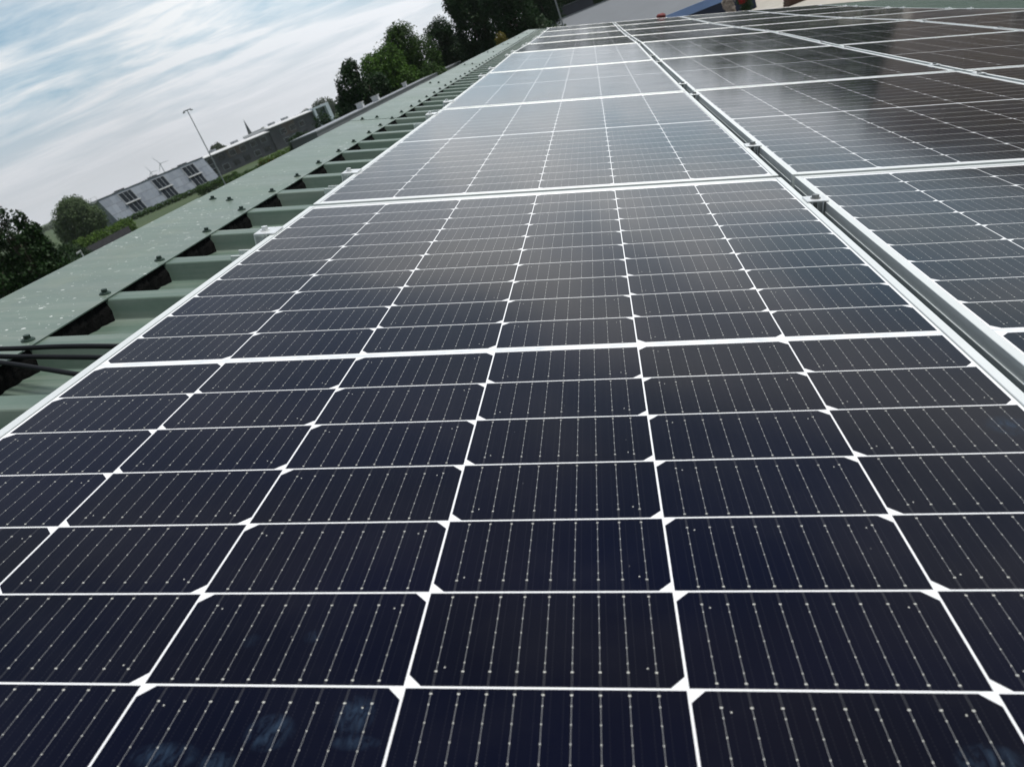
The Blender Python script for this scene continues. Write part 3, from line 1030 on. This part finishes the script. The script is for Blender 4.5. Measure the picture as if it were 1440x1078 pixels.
def wood():
    blobs = []
    rg = random.Random(3)
    for i in range(64):
        p = polar(-58 + i * 1.02, 640 + rg.uniform(-40, 40))
        h = rg.uniform(4.2, 7.4)
        blobs.append((p.x, p.y, h * 0.5, 8.0, 7.0, h * 0.52))
    o = leaves('far_wood', blobs, 24000, 1.1, M['leaf_far'], None, 111, shell=0.7)
    tag(o, 'low hazy belt of woodland along the horizon on the left', 'wood', kind='stuff')
    blobs = []
    for i in range(16):
        p = polar(-19.4 + i * 1.12, 92 + rg.uniform(-5, 5))
        h = rg.uniform(4.6, 6.4)
        blobs.append((p.x, p.y, h * 0.5, 1.5, 1.3, h * 0.52))
    o = leaves('undergrowth', blobs, 20000, 0.24, M['leaf_dark'], None, 112, shell=0.6)
    tag(o, 'dark undergrowth filling the foot of the tree group beyond the ridge', 'undergrowth', kind='stuff')


wood()
hedge('hedge', 'bright green hedge above the dark fence, below the round willow', polar(-38.4, 128), polar(-33.6, 142), 2.7, 1.5, 11000, 0.22, M['leaf_hedge'], 91)
hedge('hedge', 'low dark green hedge along the foot of the slate clad block', polar(-34.2, 192), polar(-27.2, 200), 1.35, 1.6, 9000, 0.24, M['leaf_mid'], 92)
hedge('hedge', 'tall loose hedge at the right corner of the slate clad block', polar(-28.6, 172), polar(-26.2, 176), 1.9, 1.8, 5000, 0.25, M['leaf_mid'], 93)
hedge('hedge', 'green hedge before the long building, left of the small dark tree', polar(-24.2, 168), polar(-21.6, 172), 2.5, 1.8, 5000, 0.24, M['leaf_hedge'], 94)
hedge('hedge', 'loose green hedge between mast and red car', polar(-27.0, 158), polar(-24.6, 165), 1.5, 1.8, 4500, 0.24, M['leaf_mid'], 95)


# ------------------------------------------------------------------ buildings beyond the ridge
M['slate'] = None


def slate_mat():
    m, g, p = new_mat('slate_cladding')
    tc = g.n('ShaderNodeTexCoord').outputs['Object']
    br = g.n('ShaderNodeTexBrick')
    g.put(br.inputs['Vector'], tc)
    br.inputs['Scale'].default_value = 1.0
    br.inputs['Color1'].default_value = (0.19, 0.22, 0.27, 1)
    br.inputs['Color2'].default_value = (0.29, 0.33, 0.39, 1)
    br.inputs['Mortar'].default_value = (0.12, 0.13, 0.14, 1)
    br.inputs['Mortar Size'].default_value = 0.02
    br.inputs['Brick Width'].default_value = 1.3
    br.inputs['Row Height'].default_value = 0.8
    n = g.noise(tc, 0.9, 6.0, 0.75)
    c = g.mix(g.ramp(n, [(0.42, 0.0), (0.62, 0.35)]), br.outputs[0], (0.36, 0.39, 0.43))
    g.put(p.inputs['Base Color'], c)
    p.inputs['Roughness'].default_value = 0.6
    return m


M['slate'] = slate_mat()
M['pane'] = plain('window_glass', (0.012, 0.016, 0.020), 0.15, 0, 0.3, 0.7)
M['white_trim'] = plain('white_trim', (0.62, 0.63, 0.63), 0.6, 0, 0.08, 1)
M['dark_facade'] = plain('dark_facade', (0.060, 0.064, 0.075), 0.7, 0, 0.35, 0.25)
M['brick_dull'] = plain('dull_brick', (0.11, 0.085, 0.075), 0.8, 0, 0.3, 0.5)
M['grey_sheet'] = plain('grey_sheet', (0.155, 0.165, 0.175), 0.6, 0, 0.12, 0.5)
M['zinc'] = plain('zinc', (0.30, 0.32, 0.34), 0.5, 0.2, 0.1, 1)


def frame_from(o, xdir):
    x = Vector(xdir).normalized()
    z = Vector((0, 0, 1))
    y = z.cross(x)
    return Matrix.Translation(o) @ Matrix((x, y, z)).transposed().to_4x4()


def slate_block():
    p0, p1 = polar(-34.55, 214), polar(-27.55, 224)
    Lb = (p1 - p0).length
    t = thing('apartment_block', 'two storey apartment block clad in pale slate with a leaning front and dark recessed windows', 'building', mat=frame_from(p0, p1 - p0))
    top, lean = 6.55, 2.4                  # front leans back towards the roof; y points away from us
    mb = MB()
    sh = 1.15                              # the end walls rake along the front as well
    front = [(sh, -lean, 0), (Lb + sh * 0.6, -lean, 0), (Lb, 0, top), (0, 0, top)]
    back = [(sh, 9, 0), (Lb + sh * 0.6, 9, 0), (Lb, 9, top), (0, 9, top)]
    a = [mb.bm.verts.new(q) for q in front]
    b = [mb.bm.verts.new(q) for q in back]
    mb.face(a)
    mb.face(b[::-1])
    for i in range(4):
        j = (i + 1) % 4
        mb.face((a[i], b[i], b[j], a[j]))
    mb.build('wall', M['slate'], t)

    def on(x, z, off=0.0):                 # point on the leaning front
        f = z / top
        return Vector((x + sh * (1 - f) * (1 - 0.4 * x / Lb), -lean * (1 - f) - off, z))

    def quad_block(x0, x1, z0, z1, o0, o1, mat, name, par):
        mb = MB()
        A = [on(x0, z0, o0), on(x1, z0, o0), on(x1, z1, o0), on(x0, z1, o0)]
        B = [on(x0, z0, o1), on(x1, z0, o1), on(x1, z1, o1), on(x0, z1, o1)]
        va = [mb.bm.verts.new(q) for q in A]
        vb = [mb.bm.verts.new(q) for q in B]
        mb.face(va[::-1])
        mb.face(vb)
        for i in range(4):
            j = (i + 1) % 4
            mb.face((va[i], va[j], vb[j], vb[i]))
        return mb.build(name, mat, par)
    for az0 in (0.165, 0.475, 0.770):
        x0 = Lb * az0
        for z0, z1 in ((3.55, 6.05), (0.75, 3.2)):
            w = quad_block(x0 - 0.22, x0 + 3.47, z0 - 0.12, z1 + 0.14, -0.05, 0.10, M['zinc'], 'window', t)
            quad_block(x0 + 0.05, x0 + 3.2, z0 + 0.05, z1 - 0.02, 0.0, 0.112, M['pane'], 'pane', w)
            for k in (1.1, 2.2):
                quad_block(x0 + k, x0 + k + 0.10, z0 + 0.06, z1 - 0.03, 0.02, 0.16, M['zinc'], 'mullion', w)
        quad_block(x0 - 0.3, x0 + 3.6, 3.26, 3.44, 0.0, 0.45, M['white_trim'], 'balcony_edge', t)
        mb = MB()
        mb.mm(x0 + 0.5, x0 + 2.6, 1.0, 2.6, top, top + 0.42)
        mb.build('roof_light', M['dark_facade'], t)
    mb = MB()
    mb.mm(-0.15, Lb + 0.15, -0.15, 9.1, top + 0.002, top + 0.14)
    mb.build('roof', M['zinc'], t)
    mb = MB()
    for k in range(4):
        mb.cyl((-3.6 + k * 1.25, 0.5, top - 0.1), (-3.6 + k * 1.25, 0.5, top + 0.95), 0.05, 0.05, 6)
    mb.cyl((-3.6, 0.5, top + 0.95), (0.15, 0.5, top + 0.95), 0.05, 0.05, 6)
    mb.mm(-3.7, 0.0, 0.4, 5, top - 0.35, top - 0.12)
    mb.cyl((-3.0, 2, 0), (-3.0, 2, top - 0.3), 0.15, 0.15, 8)
    mb.build('roof_railing', M['white_trim'], t)


def long_building():
    p0, p1 = polar(-27.8, 250), polar(-18.75, 285)
    Lb = (p1 - p0).length
    t = thing('long_building', 'long dark two storey building with a white roof edge and a white framed end', 'building', mat=frame_from(p0, p1 - p0))
    s = Lb * 0.50
    e = Lb * 0.862
    h1, h2 = 6.75, 7.6
    mb = MB()
    mb.mm(0, s, 0, 12, 0, h1 - 0.76)
    mb.mm(s + 0.003, e, -0.4, 12, 0, h2 - 0.76)
    mb.build('wall', M['dark_facade'], t)
    mb = MB()
    for x0, x1, y0, hh in ((-0.4, s, -0.8, h1), (s + 0.003, e, -1.2, h2)):
        mb.prism([(x0, y0, hh - 0.55), (x0, y0, hh - 0.75), (x0, 12.4, hh - 0.70), (x0, 12.4, hh), (x0, y0 + 2.6, hh)], (x1 - x0, 0, 0))
    mb.build('roof', M['white_trim'], t)
    mb = MB()
    mb.mm(s * 0.35, s * 0.6, -0.05, -0.003, 3.6, 6.0)
    mb.mm(s + 5.5, s + 11, -0.45, -0.403, 3.2, 6.8)
    mb.build('brick_panel', M['brick_dull'], t)
    rg = random.Random(5)
    for lv, (z0, z1) in enumerate(((0.9, 2.6), (3.8, 5.5))):
        for k in range(10):
            x = 2 + k * (e - 5) / 10
            y = -0.0 if x < s - 2.5 else -0.4
            if s - 2.5 <= x < s:
                continue
            mb = MB()
            mb.mm(x, x + 2.4, y - 0.09, y - 0.003, z0, z1)
            w = mb.build('window', M['zinc'] if rg.random() < 0.75 else M['dark_facade'], t)
            mb = MB()
            mb.mm(x + 0.12, x + 2.28, y - 0.10, y - 0.05, z0 + 0.12, z1 - 0.12)
            mb.build('pane', M['pane'], w)
    # white framed entrance at the right end
    mw = plain('pale_blue_white', (0.62, 0.70, 0.76), 0.5, 0, 0.08, 0.8)
    mb = MB()
    mb.mm(e + 0.01, Lb, -1.6, 8, h2 - 0.55, h2 + 0.1)
    mb.mm(e + 0.01, e + 1.0, -1.6, -0.9, 0.1, h2 - 0.553)
    mb.mm(Lb - 1.6, Lb, -1.6, -0.6, 0.1, h2 - 0.553)
    mb.build('entrance_frame', mw, t)
    mb = MB()
    mb.mm(e + 0.02, Lb - 0.1, -0.2, 7.8, 0, h2 - 0.556)
    mb.build('entrance_glass', plain('green_glass', (0.05, 0.085, 0.085), 0.15, 0, 0.3, 0.4), t)
    mb = MB()
    for x in (s * 0.62, s * 0.3, s + 6, s + 12):
        hh = h1 if x < s else h2
        mb.mm(x, x + 1.6, 4, 6, hh, hh + 0.7)
    mb.build('roof_vent', M['zinc'], t)


def church():
    t = thing('church_spire', 'distant dark church spire rising behind the long building', 'church', loc=polar(-24.08, 760), rz=-R(-24.08))
    ms = plain('far_slate', (0.10, 0.11, 0.12), 0.8, 0, 0.15, 0.1)
    mb = MB()
    mb.cyl((0, 0, 10.0), (0, 0, 22.4), 1.75, 0.05, 8)
    mb.build('spire', ms, t)
    mb = MB()
    mb.mm(-1.9, 1.9, -1.9, 1.9, 0, 9.998)
    mb.build('tower', M['brick_dull'], t)
    mb = MB()
    mb.prism([(1.95, -4, 0), (1.95, 4, 0), (1.95, 4, 6.5), (1.95, 0, 10.2), (1.95, -4, 6.5)], (11, 0, 0))
    mb.build('nave', ms, t)


def mast(name, label, az, d, top, r, double):
    t = thing(name, label, 'mast', loc=polar(az, d), rz=-R(az))
    mm_ = M['zinc']
    mb = MB()
    mb.cyl((0, 0, 0), (0, 0, top), r, r * 0.55, 10)
    mb.cyl((0, 0, 0), (0, 0, 0.5), r * 1.7, r * 1.7, 10)
    mb.build('pole', mm_, t)
    if double:
        mb = MB()
        mb.mm(-0.42, 0.42, -0.05, 0.05, top - 0.06, top + 0.04, 0.01)
        mb.build('cross_arm', mm_, t)
        for s in (-1, 1):
            mb = MB()
            mb.box((s * 0.40, 0, top - 0.12), (0.26, 0.22, 0.12), Matrix.Rotation(s * 0.2, 4, 'Y'), 0.02)
            mb.build('lamp_head', mm_, t)


def short_lamp():
    d = 58
    t = thing('lamp_post', 'short white lamp post before the dark fence on the left', 'lamp post', loc=polar(-37.0, d), rz=-R(-37))
    z = zel(-2.33, d)
    mb = MB()
    mb.cyl((0.02, 0, 0), (0.02, 0, z - 0.12), 0.055, 0.045, 10)
    mb.build('pole', M['white_trim'], t)
    mb = MB()
    mb.box((-0.09, 0, z - 0.05), (0.34, 0.16, 0.10), Matrix.Rotation(-0.18, 4, 'Y'), 0.02)
    mb.build('lamp_head', M['white_trim'], t)


def turbine(label, az, d, el, a0, bl):
    z = zel(el, d)
    t = thing('wind_turbine', label, 'wind turbine', loc=polar(az, d), rz=-R(az), group='wind turbines on the horizon')
    mt = plain('turbine_grey', (0.34, 0.37, 0.41), 0.6, 0, 0.05, 0.05)
    mb = MB()
    mb.cyl((0, 0, 0), (0, 0, z), 1.5, 0.9, 8)
    mb.build('tower', mt, t)
    mb = MB()
    mb.box((0, 0.5, z + 0.4), (2.4, 5, 2.4), None, 0.4)
    hub = mb.build('nacelle', mt, t)
    for k in range(3):
        a = R(a0 + 120 * k)
        mb = MB()
        dirv = Vector((math.sin(a), 0, math.cos(a)))
        c0 = Vector((0, -2.6, z + 0.4))
        mb.cyl(c0, c0 + dirv * bl, 1.2, 0.4, 6)
        mb.build('blade', mt, t)


def fence():
    a, b = polar(-37.6, 108), polar(-33.7, 122)
    t = thing('fence', 'dark grey board fence below the bright hedge', 'fence', mat=frame_from(a, b - a))
    Lf = (b - a).length
    md = plain('dark_boards', (0.050, 0.048, 0.055), 0.85, 0, 0.3, 1.5)
    mb = MB()
    n = int(Lf / 0.16)
    for i in range(n):
        mb.mm(i * 0.16, i * 0.16 + 0.15, -0.012 + 0.006 * (i % 2), 0.012 + 0.006 * (i % 2), 0.08, 2.05 + 0.03 * math.sin(i * 1.7))
    mb.build('boards', md, t)
    for i in range(int(Lf / 2.4) + 1):
        mb = MB()
        mb.mm(i * 2.4, i * 2.4 + 0.09, 0.03, 0.12, 0, 2.15)
        mb.build('post', md, t)


def red_car():
    d = 186
    t = thing('parked_car', 'small orange red car parked by the hedges below the church spire', 'car', loc=polar(-23.95, d), rz=-R(-24) + 0.25)
    mr = plain('red_paint', (0.42, 0.075, 0.035), 0.35, 0, 0.08, 1)
    mb = MB()
    body = [(-1.8, 0, 0.28), (1.8, 0, 0.28), (1.85, 0, 0.62), (1.75, 0, 0.86), (0.95, 0, 0.95), (-1.45, 0, 0.98), (-1.8, 0, 0.86), (-1.86, 0, 0.55)]
    mb.prism([(x, -0.8, z) for x, y, z in body], (0, 1.6, 0))
    cabin = [(1.0, 0, 0.952), (0.42, 0, 1.42), (-1.0, 0, 1.46), (-1.5, 0, 0.982)]
    mb.prism([(x, -0.70, z) for x, y, z in cabin], (0, 1.4, 0))
    mb.build('body', mr, t)
    mb = MB()
    mb.prism([(x * 0.9, -0.715, 1.0 + (z - 0.96) * 0.82) for x, y, z in cabin], (0, 1.43, 0))
    mb.build('window', M['pane'], t)
    for x in (-1.15, 1.15):
        for y in (-0.82, 0.82):
            mb = MB()
            mb.cyl((x, y - 0.09, 0.31), (x, y + 0.09, 0.31), 0.31, 0.31, 16)
            mb.build('wheel', M['rubber'], t)


def flat_roof_building():
    """low neighbour running along behind the ridge, only its roof edge shows"""
    x1 = -11.8
    y0, y1 = 32.0, 74.0
    z = 5.74
    t = thing('flat_roofed_building', 'long narrow grey corridor building whose flat roof edge shows just beyond the ridge cap', 'building', loc=(x1, y0, 0))
    mb = MB()
    mb.mm(-1.15, -0.05, 0.05, y1 - y0 - 0.05, 0, z - 0.42)
    mb.build('wall', M['grey_sheet'], t)
    mb = MB()
    mb.mm(-1.2, 0, 0, y1 - y0, z - 0.418, z)
    rf = mb.build('roof', M['grey_sheet'], t)
    mb = MB()
    mb.mm(-1.22, 0.03, -0.03, y1 - y0 + 0.03, z + 0.002, z + 0.05)
    mb.build('edge_trim', M['zinc'], rf)
    for yy, w in ((9.2, 0.34), (12.4, 0.38), (20.5, 0.25)):
        mb = MB()
        mb.mm(-0.75, -0.75 + w, yy, yy + w, z + 0.03, z + 0.30, 0.02)
        mb.mm(-0.78, -0.72 + w, yy - 0.03, yy + w + 0.03, z + 0.302, z + 0.34)
        mb.build('roof_vent', M['white_trim'], t)


def grey_shed():
    """shed across the far end: grey pitched roof, pale blue fascia, navy wall"""
    o = polar(-3.35, 86.0)
    e = polar(9.75, 86.0 / math.cos(R(0)))
    xd = Vector((1, 0.05, 0))
    t = thing('shed', 'wide shed with grey roof, pale blue eaves board and navy wall', 'building', mat=frame_from(Vector((o.x, o.y, 0)), xd))
    Ls = 20.4
    ze = zel(-2.72, 86)
    zr = zel(-0.52, 97.0)
    mb = MB()
    mb.prism([(0, -0.35, ze), (0, 11.0, zr), (0, 11.0, zr - 0.12), (0, -0.35, ze - 0.12)], (Ls, 0, 0))
    mb.prism([(0, 11.004, zr), (0, 22.0, ze), (0, 22.0, ze - 0.12), (0, 11.004, zr - 0.12)], (Ls, 0, 0))
    mgr = plain('shed_roof_grey', (0.150, 0.165, 0.180), 0.65, 0, 0.06, 0.4)
    mb.build('roof', mgr, t)
    mb = MB()
    mb.prism([(-0.06, -0.30, ze + 0.02), (-0.06, 11, zr + 0.03), (-0.06, 11, zr - 0.25), (-0.06, -0.30, ze - 0.25)], (0.058, 0, 0))
    mb.mm(-0.05, Ls, 10.9, 11.1, zr + 0.003, zr + 0.10)
    mb.build('verge_trim', M['zinc'], t)
    mb = MB()
    mb.mm(0, Ls, -0.42, -0.352, ze - 0.72, ze + 0.01)
    mb.build('eaves_board', plain('pale_blue_board', (0.20, 0.32, 0.60), 0.5, 0, 0.1, 0.5), t)
    mb = MB()
    mb.prism([(0.1, 0, 0), (0.1, 21.6, 0), (0.1, 21.6, ze - 0.125), (0.1, 11, zr - 0.13), (0.1, 0, ze - 0.125)], (Ls - 0.2, 0, 0))
    mb.build('wall', plain('navy_wall', (0.010, 0.022, 0.060), 0.7, 0, 0.3, 0.4), t)


def grey_box():
    o = polar(-3.1, 108)
    t = thing('grey_box_building', 'dark grey flat building with a pale corner strip behind the shed roof', 'building', mat=frame_from(Vector((o.x, o.y, 0)), (1, 0.04, 0)))
    z = zel(0.12, 108)
    mb = MB()
    mb.mm(0, 6.4, 0, 3.6, 0, z)
    mb.build('wall', plain('dark_purple_grey', (0.058, 0.060, 0.072), 0.75, 0, 0.2, 0.6), t)
    mb = MB()
    mb.mm(-0.10, 0.10, -0.10, -0.003, 0, z + 0.05)
    mb.build('corner_trim', M['zinc'], t)
    mb = MB()
    mb.mm(-0.12, 6.5, -0.09, 3.7, z + 0.052, z + 0.14)
    mb.build('roof', M['grey_sheet'], t)


def brown_block():
    """brick block to the right of the far end, out of frame but mirrored in the panels"""
    o = polar(23.2, 62)
    t = thing('brick_block', 'brown brick block standing right of the yard, mirrored in the panels', 'building', mat=frame_from(Vector((o.x, o.y, 0)), (1, 0.12, 0)))
    m, g, p = new_mat('brown_brick')
    tc = g.n('ShaderNodeTexCoord').outputs['Object']
    x, y, z = g.xyz(tc)
    br = g.n('ShaderNodeTexBrick')
    g.put(br.inputs['Vector'], g.comb(g.m('ADD', x, y), z, 0.0))
    br.inputs['Scale'].default_value = 4.0
    br.inputs['Color1'].default_value = (0.31, 0.25, 0.21, 1)
    br.inputs['Color2'].default_value = (0.40, 0.32, 0.27, 1)
    br.inputs['Mortar'].default_value = (0.25, 0.23, 0.21, 1)
    g.put(p.inputs['Base Color'], br.outputs[0])
    p.inputs['Roughness'].default_value = 0.85
    mb = MB()
    mb.mm(0, 44, 0, 10, 0, 10.0)
    mb.build('wall', m, t)
    mb = MB()
    mb.mm(-0.3, 44.3, -0.3, 10.3, 10.003, 10.4)
    mb.build('roof', M['grey_sheet'], t)
    for lv in range(1):
        for k in range(9):
            mb = MB()
            mb.mm(2 + k * 4.6, 3.9 + k * 4.6, -0.04, -0.003, 1.0 + lv * 3.2, 2.6 + lv * 3.2)
            w = mb.build('window', M['white_trim'], t)
            mb = MB()
            mb.mm(2.12 + k * 4.6, 3.78 + k * 4.6, -0.05, -0.035, 1.12 + lv * 3.2, 2.48 + lv * 3.2)
            mb.build('pane', M['pane'], w)


def yard_things():
    mwf = leaf_mat('white_blossom', (0.46, 0.42, 0.40), 0.3, 3.0, 0.2)
    mrf = leaf_mat('red_blossom', (0.28, 0.020, 0.022), 0.4, 3.0, 0.2)
    for nm, lab, az, el, mat, r, sd in (('flowering_bush', 'pale whitish bush before the navy shed wall', 8.35, -3.35, mwf, 0.55, 101),
                                        ('flowering_bush', 'dark bush with red blossom before the navy shed wall', 9.3, -3.5, M['leaf_dark'], 0.75, 102)):
        d = 80
        t = thing(nm, lab, 'bush', loc=polar(az, d), group='bushes before the shed')
        z = zel(el, d)
        mb = MB()
        mb.cyl((0, 0, 0), (0, 0, z), 0.05, 0.03, 8)
        mb.build('stem', M['bark'], t)
        leaves('foliage', [(0, 0, z, r, r, 0.6), (0.1, 0, z - 0.6, r * 0.8, r, 0.6)], 2200, 0.13, mat, t, sd)
        if sd == 102:
            leaves('blossom', [(-0.15, -0.35, z + 0.05, 0.4, 0.35, 0.35)], 500, 0.11, mrf, t, 103)
    p = polar(12.4, 77)
    t = thing('timber_stack', 'low brown timber stack at the yard edge beyond the far panels', 'timber', mat=frame_from(Vector((p.x - 0.8, p.y, 0)), (1, 0.1, 0)))
    mt = plain('brown_timber', (0.085, 0.048, 0.032), 0.8, 0, 0.35, 2)
    for k in range(3):
        mb = MB()
        for q in range(5):
            mb.mm(0.05 * k, 3.2 - 0.08 * k, q * 0.32, q * 0.32 + 0.29, k * 0.2, k * 0.2 + 0.17)
        mb.build('beam_layer', mt, t)


slate_block()
long_building()
church()
mast('lamp_mast', 'tall thin lamp mast with two heads in front of the slate clad block', -27.03, 92, zel(2.95, 92), 0.075, True)
mast('lamp_mast', 'slim grey lamp mast at the top edge before the dark grey building', -2.0, 82, 10.6, 0.10, True)
short_lamp()
turbine('right hand one of two faint wind turbines on the horizon', -30.1, 2600, 0.62, -28, 26)
turbine('left hand, smaller one of two faint wind turbines on the horizon', -30.86, 2900, 0.36, -20, 23)
fence()
red_car()
flat_roof_building()
grey_shed()
grey_box()
brown_block()
yard_things()


def haze():
    mb = MB()
    mb.mm(-3600, 3600, -3600, 3600, -1.0, 75.0)
    m = bpy.data.materials.new('haze_air')
    m.use_nodes = True
    nt = m.node_tree
    nt.nodes.clear()
    out = nt.nodes.new('ShaderNodeOutputMaterial')
    v = nt.nodes.new('ShaderNodeVolumePrincipled')
    v.inputs['Color'].default_value = (0.93, 0.97, 1.0, 1)
    v.inputs['Density'].default_value = 0.00011
    v.inputs['Anisotropy'].default_value = 0.3
    nt.links.new(v.outputs[0], out.inputs['Volume'])
    o = mb.build('haze', m)
    tag(o, 'thin pale haze in the air over the whole scene', 'haze', kind='stuff')


haze()
